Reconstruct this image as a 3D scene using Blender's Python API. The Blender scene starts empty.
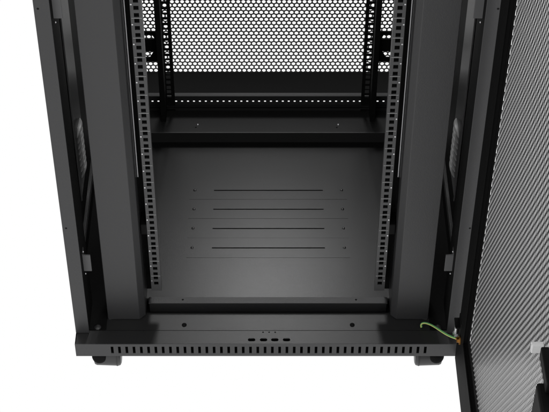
import bpy, bmesh, math, random
from mathutils import Vector, Matrix
random.seed(7)
S = bpy.context.scene
COL = S.collection
R = math.radians

# ------------------------------------------------------------------ materials
def mat(name, col, rough=.45, metal=0., spec=.5, bump=.0, scale=900., var=.12, coat=0., rv=.05):
    m = bpy.data.materials.new(name); m.use_nodes = True
    nt = m.node_tree; b = nt.nodes['Principled BSDF']
    b.inputs['Roughness'].default_value = rough
    b.inputs['Metallic'].default_value = metal
    b.inputs['Specular IOR Level'].default_value = spec
    if coat: b.inputs['Coat Weight'].default_value = coat; b.inputs['Coat Roughness'].default_value = .3
    tc = nt.nodes.new('ShaderNodeTexCoord')
    n = nt.nodes.new('ShaderNodeTexNoise'); n.inputs['Scale'].default_value = 6; n.inputs['Detail'].default_value = 6
    nt.links.new(tc.outputs['Object'], n.inputs['Vector'])
    mr = nt.nodes.new('ShaderNodeMapRange')
    mr.inputs['To Min'].default_value = 1 - var; mr.inputs['To Max'].default_value = 1 + var
    nt.links.new(n.outputs['Fac'], mr.inputs['Value'])
    mx = nt.nodes.new('ShaderNodeVectorMath'); mx.operation = 'SCALE'
    mx.inputs[0].default_value = col
    nt.links.new(mr.outputs['Result'], mx.inputs['Scale'])
    nt.links.new(mx.outputs[0], b.inputs['Base Color'])
    r2 = nt.nodes.new('ShaderNodeMapRange')
    r2.inputs['To Min'].default_value = max(.03, rough - rv); r2.inputs['To Max'].default_value = rough + rv
    nt.links.new(n.outputs['Fac'], r2.inputs['Value']); nt.links.new(r2.outputs['Result'], b.inputs['Roughness'])
    if bump:
        n2 = nt.nodes.new('ShaderNodeTexNoise'); n2.inputs['Scale'].default_value = scale; n2.inputs['Detail'].default_value = 2
        nt.links.new(tc.outputs['Object'], n2.inputs['Vector'])
        bp = nt.nodes.new('ShaderNodeBump'); bp.inputs['Strength'].default_value = bump; bp.inputs['Distance'].default_value = .0004
        nt.links.new(n2.outputs['Fac'], bp.inputs['Height']); nt.links.new(bp.outputs['Normal'], b.inputs['Normal'])
    return m
PC  = mat('black powder coat', (.026,.026,.027), .42, bump=.6, scale=650)
PC2 = mat('black satin coat', (.019,.019,.0195), .34, bump=.15)
PFL = mat('floor plate coat', (.009,.009,.0092), .285, spec=.34, bump=.25, rv=.012)
PTR = mat('tray coat', (.014,.014,.0142), .36, spec=.46, bump=.25, rv=.02)
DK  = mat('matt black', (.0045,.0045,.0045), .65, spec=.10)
RL  = mat('rail coat', (.085,.085,.087), .42, bump=.2)
RC  = mat('rail satin', (.042,.042,.043), .38, bump=.2)
DF  = mat('door frame coat', (.008,.008,.008), .6, spec=.02, bump=.2)
MARK= mat('rail print', (.26,.26,.26), .5)
MESH= mat('perforated sheet coat', (.02,.02,.02), .5)
DMESH= mat('door sheet coat', (.05,.05,.051), .28)
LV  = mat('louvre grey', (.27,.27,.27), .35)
ZN  = mat('zinc', (.55,.55,.56), .3, metal=1.)
STL = mat('screw steel', (.45,.45,.46), .35, metal=1.)
SCR = mat('blackened screw', (.10,.10,.10), .25, metal=.7)
BRK = mat('bracket grey', (.075,.075,.077), .45)
RB  = mat('beam coat', (.018,.018,.018), .5, spec=.25, bump=.2)
BRS = mat('brass lug', (.50,.25,.06), .35, metal=1.)
GRN = mat('green wire', (.14,.40,.14), .45)
YEL = mat('yellow wire', (.62,.60,.18), .45)
WHT = mat('white plastic', (.62,.62,.62), .35)
RUB = mat('rubber', (.02,.02,.02), .55)
WHL = mat('grey castor', (.032,.032,.033), .4)

# ------------------------------------------------------------------ helpers
class MB:
    def __init__(s): s.v = []; s.f = []; s.mi = []
    def face(s, pts, m=0):
        n = len(s.v); s.v += [tuple(p) for p in pts]; s.f.append(tuple(range(n, n+len(pts)))); s.mi.append(m)
    def box(s, x0, x1, y0, y1, z0, z1, m=0):
        n = len(s.v)
        s.v += [(x0,y0,z0),(x1,y0,z0),(x1,y1,z0),(x0,y1,z0),(x0,y0,z1),(x1,y0,z1),(x1,y1,z1),(x0,y1,z1)]
        for q in ((0,3,2,1),(4,5,6,7),(0,1,5,4),(1,2,6,5),(2,3,7,6),(3,0,4,7)):
            s.f.append(tuple(n+i for i in q)); s.mi.append(m)
        return s
    def prism(s, poly, z0, z1, ax='z', m=0):
        """polygon extruded along an axis; poly 2D points in the other two axes"""
        def P(a, b, c):
            return {'z': (a,b,c), 'x': (c,a,b), 'y': (a,c,b)}[ax]
        n = len(s.v); k = len(poly)
        s.v += [P(a,b,z0) for a,b in poly] + [P(a,b,z1) for a,b in poly]
        s.f.append(tuple(n+i for i in range(k))[::-1]); s.f.append(tuple(n+k+i for i in range(k)))
        s.mi += [m, m]
        for i in range(k):
            j = (i+1) % k
            s.f.append((n+i, n+j, n+k+j, n+k+i)); s.mi.append(m)
        return s
    def cyl(s, c, axis, r, h, n=24, m=0, r2=None):
        r2 = r if r2 is None else r2
        ax = Vector(axis).normalized(); q = ax.to_track_quat('Z', 'Y'); c = Vector(c)
        k = len(s.v)
        for t, rr in ((0, r), (h, r2)):
            for i in range(n):
                a = 2*math.pi*i/n
                s.v.append(tuple(c + q @ Vector((rr*math.cos(a), rr*math.sin(a), t))))
        s.f.append(tuple(k+i for i in range(n))[::-1]); s.f.append(tuple(k+n+i for i in range(n))); s.mi += [m, m]
        for i in range(n):
            j = (i+1) % n
            s.f.append((k+i, k+j, k+n+j, k+n+i)); s.mi.append(m)
        return s
    def dome(s, c, axis, r, h, n=16, m=0):
        ax = Vector(axis).normalized(); q = ax.to_track_quat('Z', 'Y'); c = Vector(c); k = len(s.v); L = 5
        for l in range(L):
            a = l/L*math.pi/2
            for i in range(n):
                b = 2*math.pi*i/n
                s.v.append(tuple(c + q @ Vector((r*math.cos(a)*math.cos(b), r*math.cos(a)*math.sin(b), h*math.sin(a)))))
        s.v.append(tuple(c + q @ Vector((0,0,h))))
        for l in range(L-1):
            for i in range(n):
                j = (i+1) % n
                s.f.append((k+l*n+i, k+l*n+j, k+l*n+n+j, k+l*n+n+i)); s.mi.append(m)
        for i in range(n):
            s.f.append((k+(L-1)*n+i, k+(L-1)*n+(i+1)%n, k+L*n)); s.mi.append(m)
        s.f.append(tuple(k+i for i in range(n))[::-1]); s.mi.append(m)
        return s
    def plate(s, us, vs, hole, P, t, m=0):
        """sheet in (u,v) with real rectangular / round-ended holes; P(u,v,w) maps to space"""
        nu, nv = len(us)-1, len(vs)-1
        kind = lambda i, j: hole(i, j) if 0 <= i < nu and 0 <= j < nv else 'H'
        for i in range(nu):
            for j in range(nv):
                k = kind(i, j); a, b, c, d = us[i], us[i+1], vs[j], vs[j+1]
                if k == 'H': continue
                if k is None:
                    s.face([P(a,c,0),P(b,c,0),P(b,d,0),P(a,d,0)], m)
                    s.face([P(a,c,t),P(a,d,t),P(b,d,t),P(b,c,t)], m)
                else:                                   # stadium hole of size k=(w,h) centred in the cell
                    w, h = k; cu, cv = (a+b)/2, (c+d)/2; r = h/2; o = []; q = []
                    N = 24
                    for g in range(N):
                        an = 2*math.pi*(g+.5)/N; ca, sa = math.cos(an), math.sin(an)
                        q.append((cu + (w/2-r)*(1 if ca > 0 else -1) + r*ca, cv + r*sa))
                        e = min((b-a)/2/abs(ca), (d-c)/2/abs(sa)); o.append((cu+e*ca, cv+e*sa))
                    for g in range(N):
                        h_ = (g+1) % N
                        O, O2, Q, Q2 = o[g], o[h_], q[g], q[h_]
                        side = lambda p: (abs(abs(p[0]-cu)-(b-a)/2) < 1e-7)
                        out = [O, O2]
                        if side(O) != side(O2):
                            out = [O, (a if (O[0]+O2[0])/2 < cu else b, c if (O[1]+O2[1])/2 < cv else d), O2]
                        for w_ in (0, t):
                            s.face([P(p[0],p[1],w_) for p in out + [Q2, Q]], m)
                        s.face([P(*Q,0),P(*Q2,0),P(*Q2,t),P(*Q,t)], m)
                if kind(i-1,j) == 'H': s.face([P(a,c,0),P(a,d,0),P(a,d,t),P(a,c,t)], m)
                if kind(i+1,j) == 'H': s.face([P(b,c,0),P(b,c,t),P(b,d,t),P(b,d,0)], m)
                if kind(i,j-1) == 'H': s.face([P(a,c,0),P(a,c,t),P(b,c,t),P(b,c,0)], m)
                if kind(i,j+1) == 'H': s.face([P(a,d,0),P(b,d,0),P(b,d,t),P(a,d,t)], m)
        return s
    def build(s, name, mats, parent=None, bevel=0., smooth=False, label=None, fix=True):
        me = bpy.data.meshes.new(name); me.from_pydata(s.v, [], s.f)
        if not isinstance(mats, (list, tuple)): mats = [mats]
        for m in mats: me.materials.append(m)
        me.polygons.foreach_set('material_index', s.mi)
        if fix:
            bm = bmesh.new(); bm.from_mesh(me)
            bmesh.ops.remove_doubles(bm, verts=bm.verts, dist=1e-6)
            bmesh.ops.recalc_face_normals(bm, faces=bm.faces)
            bm.to_mesh(me); bm.free()
        o = bpy.data.objects.new(name, me); COL.objects.link(o)
        if parent: o.parent = parent
        if bevel:
            b = o.modifiers.new('bevel', 'BEVEL'); b.width = bevel; b.segments = 2; b.limit_method = 'ANGLE'
            b.angle_limit = R(40)
        if smooth:
            me.polygons.foreach_set('use_smooth', [True]*len(me.polygons))
            try: me.set_sharp_from_angle(angle=R(35))
            except Exception: pass
        if label: o['label'] = label
        return o

def honeycomb(u0, u1, v0, v1, pitch, d, P, t):
    """perforated sheet: hexagon cells, each with a round hole, real thickness"""
    m = MB(); N = 12; row = pitch*math.sqrt(3)/2; Rh = pitch/math.sqrt(3)
    hexp = []
    for g in range(N):
        an = math.pi/6*g + math.pi/2
        rr = Rh if g % 2 == 0 else pitch/2
        hexp.append((rr*math.cos(an), rr*math.sin(an), d/2*math.cos(an), d/2*math.sin(an)))
    V, F = m.v, m.f
    v = v0 + row/2; k = 0
    while v < v1 - row*.3:
        u = u0 + pitch/2 + (pitch/2 if k % 2 else 0)
        while u < u1 - pitch*.3:
            n = len(V)
            for w in (0, t):
                for (a, b, c, e) in hexp: V.append(P(u+a, v+b, w))
                for (a, b, c, e) in hexp: V.append(P(u+c, v+e, w))
            for g in range(N):
                h = (g+1) % N
                F.append((n+g, n+h, n+N+h, n+N+g))
                F.append((n+2*N+g, n+3*N+g, n+3*N+h, n+2*N+h))
                F.append((n+N+g, n+N+h, n+3*N+h, n+3*N+g))
            u += pitch
        v += row; k += 1
    m.mi = [0]*len(F)
    return m

def tube(name, pts, r, m, parent, res=10):
    cu = bpy.data.curves.new(name, 'CURVE'); cu.dimensions = '3D'
    sp = cu.splines.new('NURBS'); sp.points.add(len(pts)-1)
    for i, p in enumerate(pts): sp.points[i].co = (*p, 1)
    sp.use_endpoint_u = True; sp.order_u = 4; sp.resolution_u = 12
    cu.bevel_depth = r; cu.bevel_resolution = 4; cu.use_fill_caps = True
    tmp = bpy.data.objects.new(name, cu)
    COL.objects.link(tmp)
    me = bpy.data.meshes.new_from_object(tmp); me.name = name
    bpy.data.objects.remove(tmp)
    o = bpy.data.objects.new(name, me); COL.objects.link(o); o.parent = parent
    me.materials.clear(); me.materials.append(m)
    me.polygons.foreach_set('use_smooth', [True]*len(me.polygons))
    return o

# ------------------------------------------------------------------ the cabinet
H = 1.90
cab = bpy.data.objects.new('server_cabinet', None); COL.objects.link(cab)
cab['label'] = 'open black steel server rack cabinet with perforated doors, cable ducts and mounting rails'
cab['category'] = 'server cabinet'
def screw(c, axis, parent, r=.0035, h=.002, m=STL):
    b = MB(); b.dome(c, axis, r, h)
    return b.build('screw', m, parent, smooth=True)

# base frame -------------------------------------------------------
base = MB()
W = .4
base.box(-W, W, .0025, .70, -.0365, -.034)             # bottom sheet
base.box(-W, -W+.002, .0025, .86, -.034, .0)
base.box(W-.002, W, .0025, .86, -.034, .0)
bo = base.build('base_frame', PC2, cab)
# slotted front strip
n = 44; p = (.327+.323)/(n-1)
us = [-W]; 
for i in range(n):
    c = -.3235 + p*i; us += [c-.0028, c+.0028]
us += [W]
vs = [-.0375, -.0285, -.0075, 0.0]
g = MB()
g.plate(us, vs, lambda i, j: 'H' if (j == 1 and i % 2 == 1) else None, lambda u, v, w: (u, w, v), .002)
g.build('slotted_strip', PC, bo, bevel=.0)
# front tray: flat top with four oblong holes and three small round ones, then a shallow bend
t = MB()
ov = [-.0340, -.0092, .0141, .0385]; rd = [-.0103, .0023, .0150]
us = [-W]; 
for c in ov: us += [c-.0095, c+.0095]
us += [W]
t.plate(us, [0.0022, .0065, .0185, .022], lambda i, j: (.0155, .0085) if (j == 1 and i % 2 == 1) else None, lambda u, v, w: (u, v, w-.002), .002)
us = [-W]
for c in rd: us += [c-.005, c+.005]
us += [W]
t.plate(us, [.022, .029, .037], lambda i, j: (.0036, .0036) if (j == 1 and i % 2 == 1) else None, lambda u, v, w: (u, v, w-.002), .002)
t.prism([(.037,0.),(.0405,-.0022),(.089,-.0022),(.089,-.0042),(.0395,-.0042),(.037,-.002)], -W+.003, W-.003, 'x')
for a, b_ in ((-.397,-.26),(.26,.397)): t.box(a, b_, .0892, .62, -.0042, -.0022, 1)
t.build('front_tray', [PTR, DK], cab)
for x in (-.1755, .1765): screw((x, .055, -.002), (0,0,1), cab, .0052, .0032, DK)
for x in (-.356, .356): screw((x, .048, -.002), (0,0,1), cab, .0075, .005, PC)

# floor panel with four slotted cable entry covers -----------------
f = MB()
FZ = .004
rows = [.4560, .3945, .3335, .2735]
ys = [.118]
for r in sorted(rows): ys += [r-.0017, r+.0017]
ys += [.62]
f.plate([-.33, -.124, .126, .33], ys, lambda i, j: 'H' if (i == 1 and j % 2 == 1) else None, lambda u, v, w: (u, v, FZ-.002+w), .002)
fl = f.build('floor_panel', PFL, cab)
for r in rows:
    c = MB()
    ya, yb = r-.0295, r+.0305
    c.plate([-.178, -.123, .125, .179], [ya+.0002, r-.0016, r+.0016, yb-.0002], lambda i, j: 'H' if (i == 1 and j == 1) else None,
            lambda u, v, w: (u, v, FZ+.0001+w), .0003)
    co = c.build('cable_entry_cover', PFL, fl)
    for x in (-.1665, .1675): screw((x, r+.0005, FZ+.0006), (0,0,1), fl, .0036, .0022, SCR)
# raised crossbar between the front rails
l = MB()
l.prism([(.100,.0135),(.100,.016),(.1175,.016),(.1175,-.03),(.116,-.03),(.116,.0145),(.1015,.0145),(.1015,.0135)], -.252, .252, 'x')
l.build('cross_bar', PC, cab, bevel=.0004)
q = MB(); q.box(-.26, .26, .0895, .1158, -.0338, -.0325); q.build('cable_trough', DK, cab)
for x in (-.180, .186): screw((x, .110, .016), (0,0,1), cab, .0022, .0008, DK)

# rear beam and punched rear crossbar ------------------------------
b = MB()
b.prism([(.620,.0),(.620,.033),(.6995,.033),(.6995,.031),(.622,.031),(.622,.0)], -.33, .33, 'x')
b.box(-.33, .33, .6195, .6225, .0331, .0342, 1)
b.build('rear_beam', [RB, PC], cab, bevel=.0004)
for x in (-.1655, .1655):
    screw((x, .650, .033), (0,0,1), cab, .003, .0015, STL)
    screw((x-.004, .640, .033), (0,0,1), cab, .0022, .0006, DK)
c = MB()
us = [-.36]; k = -.343
while k < .345: us += [k-.0022, k+.0022]; k += .0140
us += [.36]
c.plate(us, [.0, .0595, .0642, .078], lambda i, j: 'H' if (j == 1 and i % 2 == 1) else None, lambda u, v, w: (u, .700+w, v), .002)
c.box(-.36, .36, .7025, .712, .0755, .078)
c.box(-.36, .36, .694, .7, .0435, .045)
c.box(-.36, .36, .694, .6995, .0500, .0515)
c.build('rear_cross_bar', PC2, cab)

# front posts ------------------------------------------------------
for s in (-1, 1):
    m = MB()
    X = lambda a, b: (min(s*a, s*b), max(s*a, s*b))
    a, b_ = X(.4, .372)
    m.box(a, b_, .030, .0325, .001, H)                  # face
    a, b_ = X(.3725, .3745)
    m.box(a, b_, .0325, .115, .001, H, 1)               # inner return
    a, b_ = X(.398, .4)
    m.box(a, b_, .0325, .115, .001, H)
    po = m.build('front_post', [PC, DK], cab, bevel=.0008)
    for z in (.84, .31):
        screw((s*.3925, .030, z), (0,-1,0), cab, .0022, .0006, DK)
    # pale bracket plates on the inner side of the post
    for z0, z1 in ((.162, .208), (.800, .93)):
        q = MB(); a, b_ = X(.356, .3722)
        q.box(a, b_, .055, .058, z0, z1); a, b_ = X(.3722, .3735) ; q.box(a, b_, .058, .08, z0, z1)
        q.build('latch_bracket', BRK, cab, bevel=.0008)
        for z in (z0-.010, z1+.008):
            screw((s*.370, .058, z), (0,-1,0), cab, .0022, .002, STL)
    # side panel with a pressed inner sheet and louvres
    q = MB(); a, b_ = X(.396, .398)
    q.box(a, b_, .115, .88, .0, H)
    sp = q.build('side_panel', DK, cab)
    q = MB(); a, b_ = X(.3850, .3870)
    q.box(a, b_, .207, .315, .215, H-.02)
    a, b_ = X(.3830, .3860); q.box(a, b_, .203, .2068, .215, H-.02, 1)
    q.build('side_stiffener', [PC2, RL], sp, bevel=.0006)
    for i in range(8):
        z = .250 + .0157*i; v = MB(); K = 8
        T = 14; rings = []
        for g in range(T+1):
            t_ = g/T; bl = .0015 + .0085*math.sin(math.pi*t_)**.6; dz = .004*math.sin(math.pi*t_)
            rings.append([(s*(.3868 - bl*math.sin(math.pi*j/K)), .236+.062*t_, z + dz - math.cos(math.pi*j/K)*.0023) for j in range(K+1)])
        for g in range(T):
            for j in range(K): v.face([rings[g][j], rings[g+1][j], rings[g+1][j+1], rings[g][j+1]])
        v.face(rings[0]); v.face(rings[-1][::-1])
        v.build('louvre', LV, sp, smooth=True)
    q = MB(); q.box(*X(.374, .381), .125, .36, .172, .190); q.build('side_rail', PC2, cab, bevel=.001)
    q = MB(); q.box(*X(.338, .3965), .0415, .0888, -.0021, -.0008); q.build('corner_shade', DK, cab)  # thin black sheet added on the tray end, shade from the side panel as colour
    # large vertical cable duct
    d = MB()
    d.prism([(s*.336,.070),(s*.2695,.070),(s*.2575,.082),(s*.2575,.155),(s*.2595,.155),(s*.2595,.083),(s*.270,.0722),(s*.334,.0722),(s*.334,.155),(s*.336,.155)], -.001, H)
    d.build('cable_duct', PC, cab, bevel=.0012)
    # zinc edge strip behind it
    d = MB(); a, b_ = X(.2545, .2562); d.box(a, b_, .122, .132, .36, H-.02)
    d.build('edge_strip', ZN, cab)
    # 19 inch mounting rail with square holes
    r = MB(); xo, xi = .2432, .2222
    zs = [.055]; z = .100 - .04445; L = []
    while z < H-.05:
        for o in (.00635, .022225, .0381):
            if z+o > .062 and z+o < H-.02: L.append(z+o)
        z += .04445
    for q_ in L: zs += [q_-.0045, q_+.0045]
    zs += [H-.01]
    us = sorted([s*xo, s*(.2325+.0046), s*(.2325-.0046), s*xi])
    r.plate(us, zs, lambda i, j: 'H' if (i == 1 and j % 2 == 1) else None, lambda u, v, w: (u, .100+w, v), .002)
    a, b_ = X(xo-.002, xo); r.box(a, b_, .1025, .140, .055, H-.01)
    a, b_ = X(xi, xi+.0015); r.box(a, b_, .1025, .112, .055, H-.01)
    # printed unit lines and dots
    z = .100
    while z < H-.05:
        a, b_ = X(xo-.0015, xi+.001); r.box(a, b_, .0994, .1, z-.0005, z+.0005, 1)
        a, b_ = X(xo-.0035, xo-.0008); r.box(a, b_, .0990, .1, z-.0155, z-.0125, 2)
        z += .04445
    r.box(*X(xi+.0016, xo-.0021), .1125, .1135, .055, H-.01, 3)
    r.build('mounting_rail', [RC, MARK, ZN, DK], cab)
    q = MB(); q.box(*X(xo+.0002, .2573), .138, .1395, .02, H-.02); q.build('filler_strip', DK, cab)
    for z in (.235, .9, 1.5):
        q = MB(); a, b_ = X(.2425, .2565); q.box(a, b_, .100, .150, z-.014, z+.014)
        q.build('rail_bracket', DK, cab, bevel=.002)
    # rear mounting rail
    r = MB(); zs = [.034]
    for q_ in L:
        if q_ > .05: zs += [q_-.0048, q_+.0048]
    zs += [H-.01]
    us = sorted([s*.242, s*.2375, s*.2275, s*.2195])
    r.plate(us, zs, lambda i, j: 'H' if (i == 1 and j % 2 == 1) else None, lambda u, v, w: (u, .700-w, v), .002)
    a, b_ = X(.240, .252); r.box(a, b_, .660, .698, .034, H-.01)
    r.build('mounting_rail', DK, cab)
    # rear gusset that carries the rail
    q = MB()
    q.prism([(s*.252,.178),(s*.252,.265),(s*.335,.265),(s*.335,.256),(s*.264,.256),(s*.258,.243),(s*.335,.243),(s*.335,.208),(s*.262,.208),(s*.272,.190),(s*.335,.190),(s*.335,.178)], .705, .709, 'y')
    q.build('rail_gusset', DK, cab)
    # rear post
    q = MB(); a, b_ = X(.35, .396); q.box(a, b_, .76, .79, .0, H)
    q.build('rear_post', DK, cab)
    # castor under the front corner
    k = MB()
    k.cyl((s*.3085, .022, -.0605), (s,0,0), .0225, .057, 40, 0, .0205)
    wo = k.build('castor', WHL, cab, bevel=.006, smooth=True)
    k = MB(); k.cyl((s*.3160, .022, -.0605), (s,0,0), .0229, .002, 40)
    k.build('wheel_ring', RUB, wo, smooth=True)
    k = MB(); q = Vector((0, -.70, .71)); c0 = Vector((s*.353, .022, -.0605)) + q*.0175
    k.dome(c0, q, .0160, .0085, 28)
    k.build('wheel', DK, wo, smooth=True)
    k = MB(); k.cyl((s*.335, .045, -.060), (0,0,1), .016, .024, 24)
    k.build('swivel', DK, wo)

# roof and rear door -----------------------------------------------
q = MB(); q.box(-.4, .4, .03, .88, H, H+.03); q.build('roof', PC, cab, bevel=.002)
q = MB()
YD = .85
q.box(-.385, .385, YD-.006, YD-.001, -.050, .030)
q.box(-.385, -.345, YD-.006, YD+.02, .030, H); q.box(.345, .385, YD-.006, YD+.02, .030, H)
q.box(-.345, .345, YD-.006, YD+.02, H-.05, H)
q.box(-.385, .385, YD-.0012, YD+.0002, .0, .0295)
rd_ = q.build('rear_door', DK, cab, bevel=.001)
m = honeycomb(-.352, .352, .028, H-.04, .0120, .0093, lambda u, v, w: (u, YD+w, v), .001)
m.build('perforated_sheet', MESH, rd_, fix=False)

# front door, swung open 90 degrees towards the camera --------------
DX = .389; DW = .80
DT = .00100
d = MB()
FB, FH, FT = .085, .072, .07
zt = H-.01; z0 = -.035
def ring(x0, x1, ya, yb, za, zb, wa, wb, wc, wd):
    # ya<yb ; wa free side width, wb hinge side width, wc bottom, wd top
    d.box(x0, x1, ya, yb, za, za+wc); d.box(x0, x1, ya, yb, zb-wd, zb)
    d.box(x0, x1, ya, ya+wa, za+wc, zb-wd); d.box(x0, x1, yb-wb, yb, za+wc, zb-wd)
ring(DX, DX+.002, -DW, -.006, z0, zt, .055, .066, .120, .07)
ring(DX+.002, DX+.0095, -DW+.001, -.007, z0+.001, zt-.001, .052, .063, .117, .067)
ring(DX+.0095, DX+.0105, -DW+.002, -.008, z0+.002, zt-.002, .062, .080, .145, .08)
do = d.build('front_door', DF, cab, bevel=.0008)
m = honeycomb(-DW+.05, -.080, z0+.125, zt-.07, .0116, .0094, lambda u, v, w: (DX+.0112+w, u, v), DT)
m.build('perforated_sheet', DMESH, do, fix=False)
# lock gear on the inner face of the door
q = MB(); q.box(.3685, .4, -.798, -.742, .66, .786); q.prism([(-.798,.60),(-.752,.62),(-.748,.66),(-.798,.66)], .376, .399, 'x')
q.build('lock_case', DK, do, bevel=.004)
q = MB(); q.box(.377, .3885, -.765, -.700, .790, .812)
q.build('latch', DK, do, bevel=.002)
q = MB(); q.box(.3705, .388, -.676, -.668, .768, .786)
q.build('lock_cam', WHT, do, bevel=.002)
# hinge at the bottom
q = MB(); q.cyl((.384, -.010, .050), (0,0,1), .0045, .030, 20); q.cyl((.384, -.010, .042), (0,0,1), .0065, .008, 6)
q.build('hinge_pin', ZN, cab, smooth=True)
q = MB(); q.box(.378, .392, -.030, -.002, .082, .086); q.box(.388, .3905, -.034, -.002, .05, .10)
q.build('hinge', DK, cab, bevel=.001)

# earth wire from the tray to the door -----------------------------
P = [(.321,.047,.000),(.318,.052,.007),(.330,.050,.013),(.350,.026,.022),(.370,-.008,.034),(.386,-.030,.052)]
w = tube('ground_wire', P, .0022, GRN, cab)
P2 = [(x-.0006, y-.0010, z+.0002) for x, y, z in P]
tube('yellow_stripe', P2, .0013, YEL, w)
q = MB(); q.cyl((.384,-.027,.050), (.5,-.6,.5), .0035, .012, 20); q.cyl((.386,-.040,.060), (1,0,0), .0095, .0025, 28); q.cyl((.386,-.040,.060), (-1,0,0), .0058, .0045, 6)
q.build('terminal', BRS, cab, smooth=True)

# ------------------------------------------------------------------ light
w = bpy.data.worlds.new('World'); S.world = w; w.use_nodes = True
bg = w.node_tree.nodes['Background']; bg.inputs['Color'].default_value = (1,1,1,1); bg.inputs['Strength'].default_value = 1.0
def area(name, loc, target, size, power, sy=None):
    l = bpy.data.lights.new(name, 'AREA'); l.energy = power; l.size = size
    if sy: l.shape = 'RECTANGLE'; l.size_y = sy
    o = bpy.data.objects.new(name, l); COL.objects.link(o); o.location = loc
    o.rotation_euler = (Vector(target)-Vector(loc)).to_track_quat('-Z', 'Y').to_euler()
    return o
area('softbox', (1.7, -2.4, 2.6), (0, .1, .3), 1.2, 30)
area('rear_softbox', (0, 1.75, 1.85), (0, .10, 0), .28, 20)

# ------------------------------------------------------------------ camera
cd = bpy.data.cameras.new('camera'); co = bpy.data.objects.new('camera', cd); COL.objects.link(co)
F = 1553.
cd.sensor_width = 36; cd.lens = F/549*36; cd.shift_x = (274.5-268.)/549
co.location = (0, -2.100, 2.449); co.rotation_euler = (R(90-44.3), 0, 0)
cd.clip_start = .05; cd.clip_end = 100
S.camera = co
S.view_settings.view_transform = 'Standard'; S.view_settings.look = 'None'
S.view_settings.exposure = 0; S.view_settings.gamma = 1
S.render.engine = 'CYCLES'
S.cycles.max_bounces = 8; S.cycles.diffuse_bounces = 5; S.cycles.glossy_bounces = 5
